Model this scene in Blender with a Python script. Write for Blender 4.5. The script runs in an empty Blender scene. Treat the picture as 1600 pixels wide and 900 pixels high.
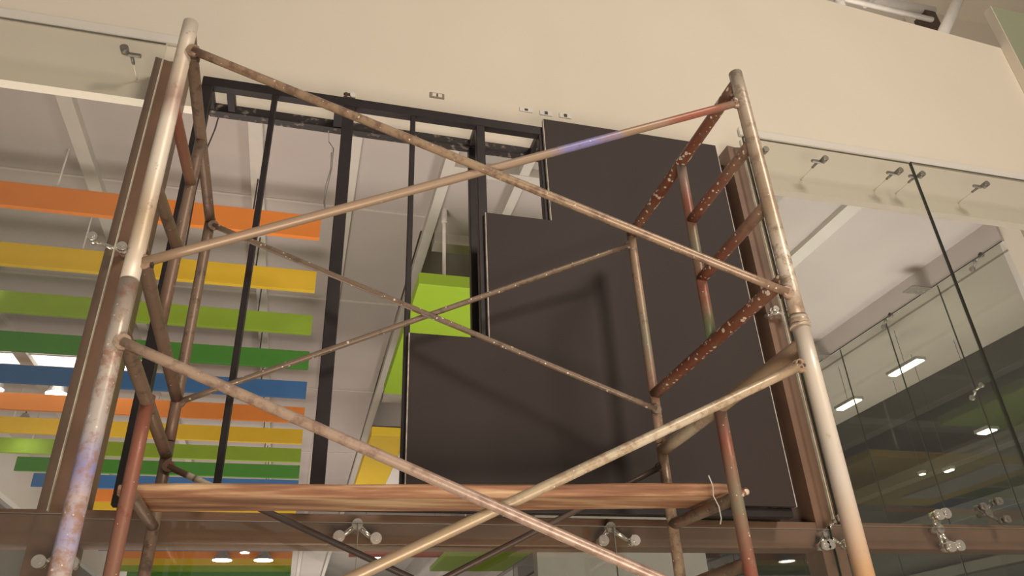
import bpy, bmesh, math, random
from mathutils import Vector, Matrix
random.seed(7)
S = bpy.context.scene
C = S.collection

# ------------------------------------------------------------------ camera
EYE = 1.65
yaw, pitch, roll = 0.28785, 0.51143, -0.04893
fw = Vector((math.sin(yaw)*math.cos(pitch), math.cos(yaw)*math.cos(pitch), math.sin(pitch)))
r0 = Vector((math.cos(yaw), -math.sin(yaw), 0)); u0 = r0.cross(fw)
c_, s_ = math.cos(roll), math.sin(roll)
ri = c_*r0 + s_*u0; up = -s_*r0 + c_*u0
cd = bpy.data.cameras.new('camera'); cam = bpy.data.objects.new('camera', cd); C.objects.link(cam)
cd.sensor_width = 36.0; cd.lens = 36.0*1172.7/1600.0; cd.clip_end = 200; cd.clip_start = 0.05
cam.matrix_world = Matrix(((ri.x, up.x, -fw.x, 0), (ri.y, up.y, -fw.y, 0), (ri.z, up.z, -fw.z, EYE), (0, 0, 0, 1)))
S.camera = cam

# ------------------------------------------------------------------ exposure, world, lights
S.view_settings.view_transform = 'Standard'; S.view_settings.look = 'None'
S.view_settings.gamma = 1.0; S.view_settings.use_curve_mapping = False
S.view_settings.exposure = 0.0
w = bpy.data.worlds.new('hall_ambient'); S.world = w; w.use_nodes = True
bg = w.node_tree.nodes['Background']; bg.inputs[0].default_value = (1.0, 0.86, 0.72, 1); bg.inputs[1].default_value = 0.22

def area(name, loc, target, size, power, color, sy=None):
    l = bpy.data.lights.new(name, 'AREA'); l.energy = power; l.color = color
    l.shape = 'RECTANGLE'; l.size = size; l.size_y = sy or size
    o = bpy.data.objects.new(name, l); C.objects.link(o); o.location = loc
    o.rotation_euler = (Vector(target)-Vector(loc)).to_track_quat('-Z', 'Y').to_euler()
    return o
WARM = (1.0, 0.86, 0.70)
area('hall_floodlight', (4.3, -4.4, 7.6), (1.2, 3.0, 3.6), 2.0, 360, WARM)
area('hall_floor_glow', (0.9, -0.6, 0.35), (1.0, 3.2, 4.9), 2.4, 150, WARM, 1.4)
area('store_fill_near', (-1.0, 4.6, 0.9), (-1.0, 9.5, 6.2), 2.5, 250, (1.0, 0.88, 0.79))  # added fill, unseen, brightens the baffle faces from the front
area('store_fill_deep', (0.0, 34.0, 1.2), (0.0, 36.0, 7.0), 9.0, 700, (1.0, 0.9, 0.82))  # unseen fill added under the deepest part of the ceiling
area('store_fill_far', (-1.5, 18.0, 1.2), (-1.5, 21.0, 7.0), 8.0, 400, (1.0, 0.88, 0.79))  # another added upward fill, for the far baffles and ceiling
area('upper_hall_fill', (7.0, 5.6, 8.2), (7.6, 6.4, 12.0), 2.0, 60, (1.0, 0.88, 0.75))  # fill added out of sight behind the wall to lift the roof tubes
area('lobby_fill', (9.7, 10.0, 3.0), (9.7, 10.0, 7.0), 1.2, 200, (1.0, 0.93, 0.84), 8.0)  # unseen upward fill added to brighten the lobby ceiling
area('store_fill_side', (6.3, 7.2, 1.2), (6.8, 8.4, 7.0), 2.5, 330, (1.0, 0.90, 0.84))  # added fill that brightens the right-hand ceiling, not a visible lamp

# ------------------------------------------------------------------ materials
def base(name):
    m = bpy.data.materials.new(name); m.use_nodes = True
    nt = m.node_tree; b = nt.nodes['Principled BSDF']
    return m, nt, b
def mat(name, col, rough=0.6, metal=0.0, var=0.08, scale=6.0, bump=0.0, spec=0.5):
    m, nt, b = base(name)
    tc = nt.nodes.new('ShaderNodeTexCoord'); n = nt.nodes.new('ShaderNodeTexNoise')
    n.inputs['Scale'].default_value = scale; n.inputs['Detail'].default_value = 6
    nt.links.new(tc.outputs['Object'], n.inputs['Vector'])
    r = nt.nodes.new('ShaderNodeValToRGB')
    r.color_ramp.elements[0].position = 0.3; r.color_ramp.elements[1].position = 0.7
    r.color_ramp.elements[0].color = tuple(c*(1-var) for c in col)+(1,)
    r.color_ramp.elements[1].color = tuple(min(1, c*(1+var)) for c in col)+(1,)
    nt.links.new(n.outputs['Fac'], r.inputs[0]); nt.links.new(r.outputs[0], b.inputs['Base Color'])
    b.inputs['Roughness'].default_value = rough; b.inputs['Metallic'].default_value = metal
    b.inputs['Specular IOR Level'].default_value = spec
    if bump:
        bn = nt.nodes.new('ShaderNodeBump'); bn.inputs['Strength'].default_value = bump; bn.inputs['Distance'].default_value = 0.004
        n2 = nt.nodes.new('ShaderNodeTexNoise'); n2.inputs['Scale'].default_value = scale*8; nt.links.new(tc.outputs['Object'], n2.inputs['Vector'])
        nt.links.new(n2.outputs['Fac'], bn.inputs['Height']); nt.links.new(bn.outputs[0], b.inputs['Normal'])
    return m
def emit(name, col, st):
    m, nt, b = base(name); b.inputs['Base Color'].default_value = col+(1,)
    b.inputs['Emission Color'].default_value = col+(1,); b.inputs['Emission Strength'].default_value = st
    return m
def glass(name, tint, k=1.0):
    m = bpy.data.materials.new(name); m.use_nodes = True; nt = m.node_tree; nt.nodes.clear()
    o = nt.nodes.new('ShaderNodeOutputMaterial'); mx = nt.nodes.new('ShaderNodeMixShader')
    t = nt.nodes.new('ShaderNodeBsdfTransparent'); t.inputs[0].default_value = tint+(1,)
    g = nt.nodes.new('ShaderNodeBsdfGlossy'); g.inputs['Roughness'].default_value = 0.02
    f = nt.nodes.new('ShaderNodeFresnel'); f.inputs['IOR'].default_value = 1.5
    mu = nt.nodes.new('ShaderNodeMath'); mu.operation = 'MULTIPLY'; mu.inputs[1].default_value = k
    ge = nt.nodes.new('ShaderNodeNewGeometry'); io = nt.nodes.new('ShaderNodeMath'); io.operation = 'MULTIPLY_ADD'
    io.inputs[1].default_value = 1/1.5-1.5; io.inputs[2].default_value = 1.5; nt.links.new(ge.outputs['Backfacing'], io.inputs[0]); nt.links.new(io.outputs[0], f.inputs['IOR'])
    nt.links.new(f.outputs[0], mu.inputs[0]); nt.links.new(mu.outputs[0], mx.inputs[0])
    nt.links.new(t.outputs[0], mx.inputs[1]); nt.links.new(g.outputs[0], mx.inputs[2]); nt.links.new(mx.outputs[0], o.inputs[0])
    return m
def painted_pipe(name, bands, splat=(0.78, 0.68, 0.55), density=0.42, worn=(0.20, 0.12, 0.085), rough=0.42, seed=0.0, worn_at=0.58, wob=0.10):
    """old tube: colour bands along its length (attribute 'along'), worn patches and paint splashes"""
    m, nt, b = base(name); L = nt.links
    at = nt.nodes.new('ShaderNodeAttribute'); at.attribute_name = 'along'
    tc = nt.nodes.new('ShaderNodeTexCoord')
    mp = nt.nodes.new('ShaderNodeMapping'); mp.inputs['Location'].default_value = (seed, seed*1.7, seed*0.3); L.new(tc.outputs['Object'], mp.inputs[0])
    n0 = nt.nodes.new('ShaderNodeTexNoise'); n0.inputs['Scale'].default_value = 9; n0.inputs['Detail'].default_value = 5; L.new(mp.outputs[0], n0.inputs['Vector'])
    a1 = nt.nodes.new('ShaderNodeMath'); a1.operation = 'MULTIPLY_ADD'; a1.inputs[1].default_value = wob; L.new(n0.outputs['Fac'], a1.inputs[0]); L.new(at.outputs['Fac'], a1.inputs[2])
    a2 = nt.nodes.new('ShaderNodeMath'); a2.operation = 'SUBTRACT'; a2.inputs[1].default_value = wob/2; L.new(a1.outputs[0], a2.inputs[0])
    r = nt.nodes.new('ShaderNodeValToRGB'); cr = r.color_ramp
    cr.elements[0].position = bands[0][0]; cr.elements[0].color = bands[0][1]+(1,)
    cr.elements[1].position = bands[-1][0] if len(bands) > 1 else 1.0; cr.elements[1].color = bands[-1][1]+(1,)
    for p, c in bands[1:-1]:
        e = cr.elements.new(p); e.color = c+(1,)
    L.new(a2.outputs[0], r.inputs[0])
    # worn streaks
    n1 = nt.nodes.new('ShaderNodeTexNoise'); n1.inputs['Scale'].default_value = 22; n1.inputs['Detail'].default_value = 8; n1.inputs['Roughness'].default_value = 0.7; L.new(mp.outputs[0], n1.inputs['Vector'])
    r1 = nt.nodes.new('ShaderNodeValToRGB'); r1.color_ramp.elements[0].position = worn_at-0.05; r1.color_ramp.elements[1].position = worn_at+0.07
    L.new(n1.outputs['Fac'], r1.inputs[0])
    mx = nt.nodes.new('ShaderNodeMix'); mx.data_type = 'RGBA'; L.new(r1.outputs[0], mx.inputs[0]); L.new(r.outputs[0], mx.inputs[6]); mx.inputs[7].default_value = worn+(1,)
    # splashes
    v = nt.nodes.new('ShaderNodeTexVoronoi'); v.inputs['Scale'].default_value = 55; v.inputs['Randomness'].default_value = 1; dn = nt.nodes.new('ShaderNodeMix'); dn.data_type = 'RGBA'; dn.inputs[0].default_value = 0.02; L.new(mp.outputs[0], dn.inputs[6]); L.new(n1.outputs['Color'], dn.inputs[7]); L.new(dn.outputs[2], v.inputs['Vector'])
    n2 = nt.nodes.new('ShaderNodeTexNoise'); n2.inputs['Scale'].default_value = 6; L.new(mp.outputs[0], n2.inputs['Vector'])
    s1 = nt.nodes.new('ShaderNodeMath'); s1.operation = 'MULTIPLY'; s1.inputs[1].default_value = density; L.new(n2.outputs['Fac'], s1.inputs[0])
    sp = nt.nodes.new('ShaderNodeSeparateColor'); L.new(v.outputs['Color'], sp.inputs[0])
    s3 = nt.nodes.new('ShaderNodeMath'); s3.operation = 'MULTIPLY_ADD'; s3.inputs[1].default_value = 1.9; s3.inputs[2].default_value = -0.25; L.new(sp.outputs[0], s3.inputs[0])
    s4 = nt.nodes.new('ShaderNodeMath'); s4.operation = 'MULTIPLY'; L.new(s1.outputs[0], s4.inputs[0]); L.new(s3.outputs[0], s4.inputs[1]); s1 = s4
    s2 = nt.nodes.new('ShaderNodeMath'); s2.operation = 'LESS_THAN'; L.new(v.outputs['Distance'], s2.inputs[0]); L.new(s1.outputs[0], s2.inputs[1])
    mx2 = nt.nodes.new('ShaderNodeMix'); mx2.data_type = 'RGBA'; L.new(s2.outputs[0], mx2.inputs[0]); L.new(mx.outputs[2], mx2.inputs[6]); mx2.inputs[7].default_value = splat+(1,)
    L.new(mx2.outputs[2], b.inputs['Base Color'])
    b.inputs['Roughness'].default_value = rough; b.inputs['Metallic'].default_value = 0.15
    bn = nt.nodes.new('ShaderNodeBump'); bn.inputs['Strength'].default_value = 0.35; bn.inputs['Distance'].default_value = 0.002
    L.new(n1.outputs['Fac'], bn.inputs['Height']); L.new(bn.outputs[0], b.inputs['Normal'])
    return m
WHT = (0.80, 0.72, 0.62); TAN = (0.36, 0.25, 0.17); GRY = (0.36, 0.32, 0.28); BRN = (0.17, 0.095, 0.065)
RST = (0.22, 0.075, 0.045); RED = (0.30, 0.105, 0.07); GRN = (0.15, 0.22, 0.12); BLU = (0.20, 0.20, 0.46); PNK = (0.42, 0.28, 0.23)
M = {}
M['wall'] = mat('warm_white_plaster', (0.80, 0.735, 0.63), 0.75, var=0.02, scale=1.2)
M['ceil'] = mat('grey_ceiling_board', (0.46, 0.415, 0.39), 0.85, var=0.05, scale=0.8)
M['recess'] = mat('shaded_ceiling_board', (0.36, 0.33, 0.30), 0.85, var=0.05, scale=0.8)  # ceiling grey darkened, shade of the recesses painted into the board colour
M['rib'] = mat('off_white_beam', (0.56, 0.53, 0.48), 0.7, var=0.03)
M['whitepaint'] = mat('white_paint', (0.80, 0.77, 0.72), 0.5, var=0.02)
M['floor'] = mat('stone_floor', (0.50, 0.44, 0.37), 0.5, var=0.08)
M['brown'] = mat('brown_painted_steel', (0.195, 0.115, 0.078), 0.42, var=0.15, scale=5)
M['brown_dark'] = mat('dark_brown_steel', (0.060, 0.036, 0.027), 0.5, var=0.15)
M['black'] = mat('black_painted_steel', (0.019, 0.014, 0.015), 0.5, var=0.3, scale=9, spec=0.35)
m, nt, b = base('black_steel_with_mortar_specks'); M['blackspeck'] = m
tc = nt.nodes.new('ShaderNodeTexCoord'); n = nt.nodes.new('ShaderNodeTexNoise'); n.inputs['Scale'].default_value = 28; n.inputs['Detail'].default_value = 6
nt.links.new(tc.outputs['Object'], n.inputs['Vector']); r = nt.nodes.new('ShaderNodeValToRGB')
r.color_ramp.elements[0].position = 0.56; r.color_ramp.elements[0].color = (0.020, 0.015, 0.015, 1); r.color_ramp.elements[1].position = 0.72; r.color_ramp.elements[1].color = (0.22, 0.18, 0.15, 1)
nt.links.new(n.outputs['Fac'], r.inputs[0]); nt.links.new(r.outputs[0], b.inputs['Base Color']); b.inputs['Roughness'].default_value = 0.6
M['board'] = mat('matt_black_board', (0.040, 0.0295, 0.0275), 0.6, var=0.06, scale=2.0, spec=0.3)
M['edge'] = mat('raw_board_edge', (0.55, 0.50, 0.45), 0.6, var=0.3, scale=30)
M['steel'] = mat('stainless_steel', (0.86, 0.82, 0.76), 0.24, metal=0.85, var=0.1, scale=30)
M['dullsteel'] = mat('dull_steel_fitting', (0.26, 0.24, 0.21), 0.45, metal=0.6, var=0.2, scale=30)
M['wire'] = mat('grey_wire', (0.30, 0.28, 0.26), 0.5)
M['darkwire'] = mat('dark_cable', (0.05, 0.04, 0.04), 0.5)
M['palewire'] = mat('pale_cable', (0.75, 0.72, 0.68), 0.5)
M['glass'] = glass('clear_glass', (0.965, 0.972, 0.955), 1.6)
M['glassdark'] = glass('smoked_green_glass', (0.80, 0.805, 0.75), 1.2)
M['seal'] = mat('dark_glass_joint', (0.025, 0.030, 0.022), 0.3)
M['glint'] = mat('pale_glass_edge', (0.62, 0.60, 0.48), 0.2, var=0.3, scale=12)
COL = {'orange': (0.78, 0.25, 0.045), 'yellow': (0.74, 0.50, 0.035), 'lime': (0.27, 0.42, 0.035), 'green': (0.070, 0.26, 0.035), 'blue': (0.055, 0.17, 0.40), 'red': (0.45, 0.10, 0.07)}
for k_, c in COL.items(): M[k_] = mat(k_+'_felt_board', c, 0.7, var=0.04, scale=3)
M['limegloss'] = mat('lime_board', (0.33, 0.52, 0.035), 0.6, var=0.02)
M['yellowgloss'] = mat('yellow_board', (0.72, 0.50, 0.03), 0.6, var=0.02)
M['lamp'] = emit('lamp_glow', (1.0, 0.95, 0.86), 14)
M['lampsoft'] = emit('linear_lamp_glow', (1.0, 0.96, 0.86), 7)
M['sky'] = emit('skylight_glow', (1.0, 0.97, 0.93), 2.0)
M['shade'] = mat('aluminium_shade', (0.6, 0.6, 0.6), 0.3, metal=0.7)
M['dark'] = mat('dark_lobby_wall', (0.030, 0.032, 0.027), 0.6, var=0.3, scale=0.5)
M['darkgreen'] = mat('dim_green_grey_beam', (0.045, 0.045, 0.034), 0.6, var=0.2, scale=0.7)
M['midgrey'] = mat('mid_grey_panel', (0.24, 0.225, 0.20), 0.7, var=0.1, scale=1.0)
M['palegreen'] = mat('pale_green_cladding', (0.34, 0.36, 0.25), 0.5, var=0.05, scale=1)
M['socket'] = mat('socket_grey', (0.30, 0.25, 0.20), 0.5)
M['soot'] = mat('dark_socket', (0.06, 0.05, 0.045), 0.6)
M['signblue'] = mat('sign_blue', (0.06, 0.10, 0.38), 0.5)
# wood
m, nt, b = base('worn_scaffold_wood'); M['wood'] = m
tc = nt.nodes.new('ShaderNodeTexCoord'); mp = nt.nodes.new('ShaderNodeMapping'); mp.inputs['Scale'].default_value = (0.9, 7, 17)
nt.links.new(tc.outputs['Object'], mp.inputs[0]); n = nt.nodes.new('ShaderNodeTexNoise'); n.inputs['Scale'].default_value = 2.2; n.inputs['Detail'].default_value = 7; nt.links.new(mp.outputs[0], n.inputs['Vector'])
r = nt.nodes.new('ShaderNodeValToRGB'); r.color_ramp.elements[0].position = 0.30; r.color_ramp.elements[0].color = (0.17, 0.075, 0.04, 1); r.color_ramp.elements[1].position = 0.66; r.color_ramp.elements[1].color = (0.68, 0.47, 0.28, 1)
e = r.color_ramp.elements.new(0.48); e.color = (0.36, 0.175, 0.095, 1)
nt.links.new(n.outputs['Fac'], r.inputs[0]); nt.links.new(r.outputs[0], b.inputs['Base Color']); b.inputs['Roughness'].default_value = 0.55
bn = nt.nodes.new('ShaderNodeBump'); bn.inputs['Strength'].default_value = 0.3; bn.inputs['Distance'].default_value = 0.003; nt.links.new(n.outputs['Fac'], bn.inputs['Height']); nt.links.new(bn.outputs[0], b.inputs['Normal'])

# ------------------------------------------------------------------ mesh helpers
def obj(name, bm, m, parent=None, smooth=False):
    me = bpy.data.meshes.new(name); bmesh.ops.recalc_face_normals(bm, faces=bm.faces[:]); bm.to_mesh(me); bm.free()
    me.materials.append(m)
    if smooth:
        for p in me.polygons: p.use_smooth = len(p.vertices) == 4
    o = bpy.data.objects.new(name, me); C.objects.link(o)
    if parent is not None:
        o.parent = parent; o.matrix_parent_inverse = Matrix.Translation(parent.location).inverted()
    return o
def box(bm, x0, x1, y0, y1, z0, z1, bev=0.0):
    v = [bm.verts.new(p) for p in ((x0,y0,z0),(x1,y0,z0),(x1,y1,z0),(x0,y1,z0),(x0,y0,z1),(x1,y0,z1),(x1,y1,z1),(x0,y1,z1))]
    f = [bm.faces.new([v[i] for i in q]) for q in ((0,3,2,1),(4,5,6,7),(0,1,5,4),(1,2,6,5),(2,3,7,6),(3,0,4,7))]
    if bev > 0:
        es = list({e for ff in f for e in ff.edges}); bmesh.ops.bevel(bm, geom=es, offset=bev, segments=2, profile=0.5, affect='EDGES')
    return bm
def B(*a, bev=0.0): return box(bmesh.new(), *a, bev=bev)
def tube(bm, p, q, r, seg=14, r2=None, t0=0.0, t1=1.0, cap=True, rings=1, hollow=False, sag=0.0):
    lay = bm.verts.layers.float.get('along') or bm.verts.layers.float.new('along')
    p = Vector(p); q = Vector(q); d = (q-p).normalized(); a = d.orthogonal().normalized(); c = d.cross(a)
    r2 = r if r2 is None else r2; rs = []
    for k in range(rings+1):
        t = k/rings; rr = r+(r2-r)*t; ctr = p.lerp(q, t)+Vector((0, 0, -sag*4*t*(1-t))); ring = []
        for i in range(seg):
            an = 2*math.pi*i/seg; v = bm.verts.new(ctr+rr*(math.cos(an)*a+math.sin(an)*c)); v[lay] = t0+(t1-t0)*t; ring.append(v)
        rs.append(ring)
    for k in range(rings):
        for i in range(seg): bm.faces.new((rs[k][i], rs[k][(i+1) % seg], rs[k+1][(i+1) % seg], rs[k+1][i]))
    if cap: bm.faces.new(rs[0])
    if hollow:
        inn = []
        for dep in (0.0, 0.05):
            ring = []
            for i in range(seg):
                an = 2*math.pi*i/seg; v = bm.verts.new(q-d*dep+0.82*r2*(math.cos(an)*a+math.sin(an)*c)); v[lay] = t1; ring.append(v)
            inn.append(ring)
        for i in range(seg):
            bm.faces.new((rs[-1][i], rs[-1][(i+1) % seg], inn[0][(i+1) % seg], inn[0][i]))
            bm.faces.new((inn[0][i], inn[0][(i+1) % seg], inn[1][(i+1) % seg], inn[1][i]))
        bm.faces.new(inn[1])
    elif cap: bm.faces.new(rs[-1])
    return bm
def T(p, q, r, **k): return tube(bmesh.new(), p, q, r, **k)
def path(bm, pts, r, seg=8):
    n = len(pts)
    for i in range(n-1): tube(bm, pts[i], pts[i+1], r, seg=seg, t0=i/(n-1), t1=(i+1)/(n-1))
    return bm
def prism(bm, poly, a0, a1, axis='y'):
    f = {'y': lambda u, v, a: (u, a, v), 'x': lambda u, v, a: (a, u, v), 'z': lambda u, v, a: (u, v, a)}[axis]
    A = [bm.verts.new(f(u, v, a0)) for u, v in poly]; D = [bm.verts.new(f(u, v, a1)) for u, v in poly]
    bm.faces.new(A); bm.faces.new(D[::-1]); n = len(poly)
    for i in range(n): bm.faces.new((A[i], A[(i+1) % n], D[(i+1) % n], D[i]))
    return bm
def empty(name, loc, label, cat, group=None):
    o = bpy.data.objects.new(name, None); o.empty_display_size = 0.1; C.objects.link(o); o.location = loc
    o['label'] = label; o['category'] = cat
    if group: o['group'] = group
    return o
def tag(o, label, cat, group=None, kind=None):
    o['label'] = label; o['category'] = cat
    if group: o['group'] = group
    if kind: o['kind'] = kind
    return o
def struct(name, bm, m, parent=None, label=None):
    o = obj(name, bm, m, parent)
    if parent is None: o['kind'] = 'structure'
    if label: o['label'] = label
    return o

# ------------------------------------------------------------------ SETTING
struct('floor', B(-8, 15, -9, 55.2, -0.12, 0), M['floor'])
# bulkhead wall over the shopfront, its top edge falling a little to the right
WY = 3.30; WZ = 4.504
bm = prism(bmesh.new(), [(-7.5, WZ), (5.46, WZ), (6.9, WZ), (6.9, 6.30), (5.448, 6.419), (3.746, 6.556), (-7.5, 7.46)], WY, WY+0.06)
struct('wall_front', bm, M['wall'])
# added white strip standing in for the band of spilled light above the glass
bm = B(-7.5, -0.80, WY-0.022, WY, 4.912, 4.975, bev=0.006); struct('trim_1', bm, M['whitepaint'])  # added strip standing in for spilled light, left part
bm = B(2.60, 6.9, WY-0.022, WY, 4.912, 4.975, bev=0.006); struct('trim_2', bm, M['whitepaint'])  # added strip standing in for spilled light, right part
# store ceiling (z 6.95): left and right fields, recess and a darkened flush panel between
Z0 = 6.95
struct('ceiling', B(-6.1, 1.16, 4.5, 55, Z0, Z0+0.1), M['ceil'])
struct('ceiling', B(5.35, 8.5, 4.5, 55, Z0, Z0+0.1), M['ceil'])
struct('ceiling', B(1.16, 5.35, 6.38, 7.85, Z0, Z0+0.1), M['ceil'])
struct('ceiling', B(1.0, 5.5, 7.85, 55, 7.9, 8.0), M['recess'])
struct('ceiling', B(1.16, 5.35, 4.5, 6.38, Z0, Z0+0.1), M['recess'])  # flush panel, its darker grey standing in for a shaded recess
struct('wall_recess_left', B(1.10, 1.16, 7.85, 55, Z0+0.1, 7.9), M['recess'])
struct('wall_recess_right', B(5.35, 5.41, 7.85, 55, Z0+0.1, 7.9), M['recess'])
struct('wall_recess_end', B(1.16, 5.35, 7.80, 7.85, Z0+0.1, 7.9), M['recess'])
struct('wall_back', B(-6.1, 15, 55, 55.2, 0, 8.0), M['midgrey'])
# beams under the ceiling running away from the shopfront
def ceiling_beam(name, label, x0, x1, y0, y1, z0, z1, grp):
    o = obj(name, B(x0, x1, y0, y1, z0, z1, bev=0.004), M['rib']); return tag(o, label, 'beam', grp)
ceiling_beam('ceiling_beam', 'pale ceiling beam seen through the left glass pane, running from the wall above the orange baffle', -2.56, -2.42, 4.6, 54.9, 6.85, Z0, 'beams under the store ceiling')
ceiling_beam('ceiling_beam', 'pale ceiling beam running away between the left post and first thin upright of the black frame', -0.84, -0.70, 4.6, 54.9, 6.85, Z0, 'beams under the store ceiling')
ceiling_beam('ceiling_beam', 'narrow pale ceiling beam just right of the baffle ends, beside the thick black upright', 0.17, 0.29, 4.6, 54.9, 6.87, Z0, 'beams under the store ceiling')
ceiling_beam('ceiling_beam', 'white ceiling beam along the left edge of the dark ceiling recess beside the lime board', 1.18, 1.30, 4.6, 54.9, 6.83, Z0, 'beams under the store ceiling')
ceiling_beam('ceiling_beam', 'pale ceiling beam behind the small opening left of the topmost black panel', 2.04, 2.15, 4.6, 7.85, 6.85, Z0, 'beams under the store ceiling')
ceiling_beam('ceiling_beam', 'pale ceiling beam seen through the right glass close to the white scaffold post', 6.18, 6.40, 4.6, 54.9, 6.88, Z0, 'beams under the store ceiling')
ceiling_beam('ceiling_beam', 'leftmost pale ceiling beam, low behind the left glass pane over the lamps', -4.55, -4.35, 4.6, 54.9, 6.85, Z0, 'beams under the store ceiling')
def cross(label, x0, x1, y, wdt, z0, z1, m='rib'):
    o = obj('cross_beam', B(x0, x1, y, y+wdt, z0, z1, bev=0.004), M[m]); return tag(o, label, 'beam', 'cross beams of the ceiling recess')
cross('pale cross beam at the front lip of the ceiling, under the top rail of the black frame', 1.2, 5.35, 6.38, 0.14, 6.842, 6.99)
cross('thick white cross beam from which the rod of the lime board hangs', 1.34, 5.35, 7.85, 0.22, 6.80, 6.98)
cross('pale cross beam in the recess just left of the lime board underside', 1.34, 5.35, 10.55, 0.20, 6.842, 7.0)
cross('pale cross beam between the lime board and the yellow board', 1.34, 5.35, 13.35, 0.26, 6.84, 7.0)
cross('dim cross beam just above the yellow board front edge', 1.34, 5.35, 15.4, 0.26, 6.86, 7.0, 'ceil')
for k_, (y, x0, x1) in enumerate([(7.50, -6.1, 1.16), (9.85, -6.1, 1.16), (13.35, -6.1, 1.16), (17.2, -6.1, 1.16), (22, -6.1, 1.16), (28, -6.1, 1.16), (36, -6.1, 1.16)]):
    struct('trim_%d' % (k_+20), B(x0, x1, y, y+0.035, Z0-0.015, Z0), M['rib'])
# left side of the store
struct('wall_left', B(-5.95, -5.80, 4.0, 55, 5.90, Z0), M['whitepaint'])
struct('wall_left_lower', B(-6.3, -6.15, 4.0, 55, 0, 5.95), M['midgrey'])
# right side bulkhead with glass under it
struct('wall_right', B(8.36, 8.60, 6.1, 55, 6.60, Z0), M['ceil'])
struct('trim_8', B(8.350, 8.36, 6.1, 55, 6.590, 6.604), M['seal'])
struct('wall_lobby_back', B(11.0, 11.2, 4.0, 40, 0, 7.0), M['dark'])
struct('wall_lobby_end', B(8.6, 11.0, 30, 30.2, 0, 7.0), M['dark'])
struct('ceiling_lobby', B(8.6, 11.0, 5.0, 30, 6.57, 6.64), M['ceil'])
for k_, (z, h, x, mm) in enumerate([(6.10, 0.47, 10.75, 'darkgreen'), (5.0, 0.20, 10.75, 'darkgreen'), (4.1, 0.25, 10.75, 'darkgreen'), (3.3, 0.16, 10.75, 'darkgreen'), (2.6, 0.22, 10.75, 'darkgreen')]):
    o = obj('lobby_beam', B(x, x+0.25, 4.5, 30, z, z+h, bev=0.01), M[mm])
    tag(o, ['highest dim grey-green beam behind the dark side glass', 'thin grey-green beam second from top behind the side glass', 'lighter grey beam midway down behind the side glass', 'thin low beam behind the side glass near the transom', 'lowest grey-green beam behind the side glass under the transom line'][k_], 'beam', 'beams in the dark lobby')
# pillar right of the bulkhead wall inside, and the upper hall
o = struct('wall_pillar', B(8.40, 9.4, 5.85, 6.1, 0, 6.86), M['wall'])
struct('ceiling_upper_hall', B(-9, 16, 3.6, 14, 12.2, 12.4), M['wall'])
struct('wall_upper_hall', B(9.7, 16, 6.9, 7.1, 7.3, 12.2), M['wall'])
# transom, columns
struct('trim_9', B(-7.5, 7.5, 3.17, 3.30, 2.249, 2.372, bev=0.006), M['brown'], label='brown painted steel transom beam across the shopfront')
lc = struct('trim_10', prism(bmesh.new(), [(-0.932, 0), (-0.775, 0), (-0.775, 4.66), (-0.80, 4.683), (-0.86, 4.672), (-0.932, 4.69)], 3.168, 3.298), M['brown'], label='left brown steel column')
rc = struct('trim_11', prism(bmesh.new(), [(2.396, 0), (2.526, 0), (2.526, 4.675), (2.49, 4.69), (2.45, 4.684), (2.396, 4.69)], 3.168, 3.298), M['brown'], label='right brown steel column')
struct('side_plate', B(2.262, 2.396, 3.255, 3.298, 2.372, 4.60), M['brown_dark'], rc)

# ------------------------------------------------------------------ GLASS
def pane(n, x0, x1, z0, z1, m='glass', edges=(True, True), seal='seal'):
    o = struct('window_%d' % n, B(x0, x1, 3.084, 3.094, z0, z1), M[m])
    for k_, (x, on) in enumerate(((x0, edges[0]), (x1, edges[1]))):
        if on: struct('glass_edge', B(x-(0.0018 if seal != 'midgrey' else 0.0012), x+(0.0018 if seal != 'midgrey' else 0.0012), 3.081, 3.097, z0, z1), M[seal], o)
    struct('glass_edge', B(x0, x1, 3.0835, 3.0945, z1, z1+0.002), M['midgrey'], o)
    return o
wn = pane(1, -7.0, -0.872, 2.345, 4.710, edges=(False, True), seal='glint')
pane(2, 2.462, 3.716, 2.345, 4.706)
pane(3, 3.722, 7.0, 2.345, 4.716, edges=(True, False))
pane(4, -7.0, -0.80, 0.02, 2.335, edges=(False, True))
pane(5, -0.793, 0.234, 0.02, 2.318, edges=(False, True), seal='midgrey')
pane(6, 0.236, 1.316, 0.02, 2.318, edges=(False, True), seal='midgrey')
pane(7, 1.318, 2.395, 0.02, 2.318, edges=(False, False))
pane(8, 2.401, 3.716, 0.02, 2.335)
pane(9, 3.722, 7.0, 0.02, 2.335, edges=(True, False))
# white cover strip beside the right pane
struct('trim_12', B(2.449, 2.455, 3.10, 3.12, 2.372, 4.69, bev=0.003), M['glint'])
# side glass running away
ys = [6.15, 7.24, 8.33, 9.42, 10.51, 11.6, 13.8, 16.0, 18.2, 20.4, 25, 30]
for i in range(len(ys)-1):
    o = struct('window_%d' % (10+i), B(8.362, 8.374, ys[i]+0.004, ys[i+1]-0.004, 0.02, 6.585), M['glassdark'])
    struct('glass_edge', B(8.358, 8.378, ys[i+1]-0.004, ys[i+1]+0.004, 0.02, 6.585), M['seal'], o)

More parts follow.
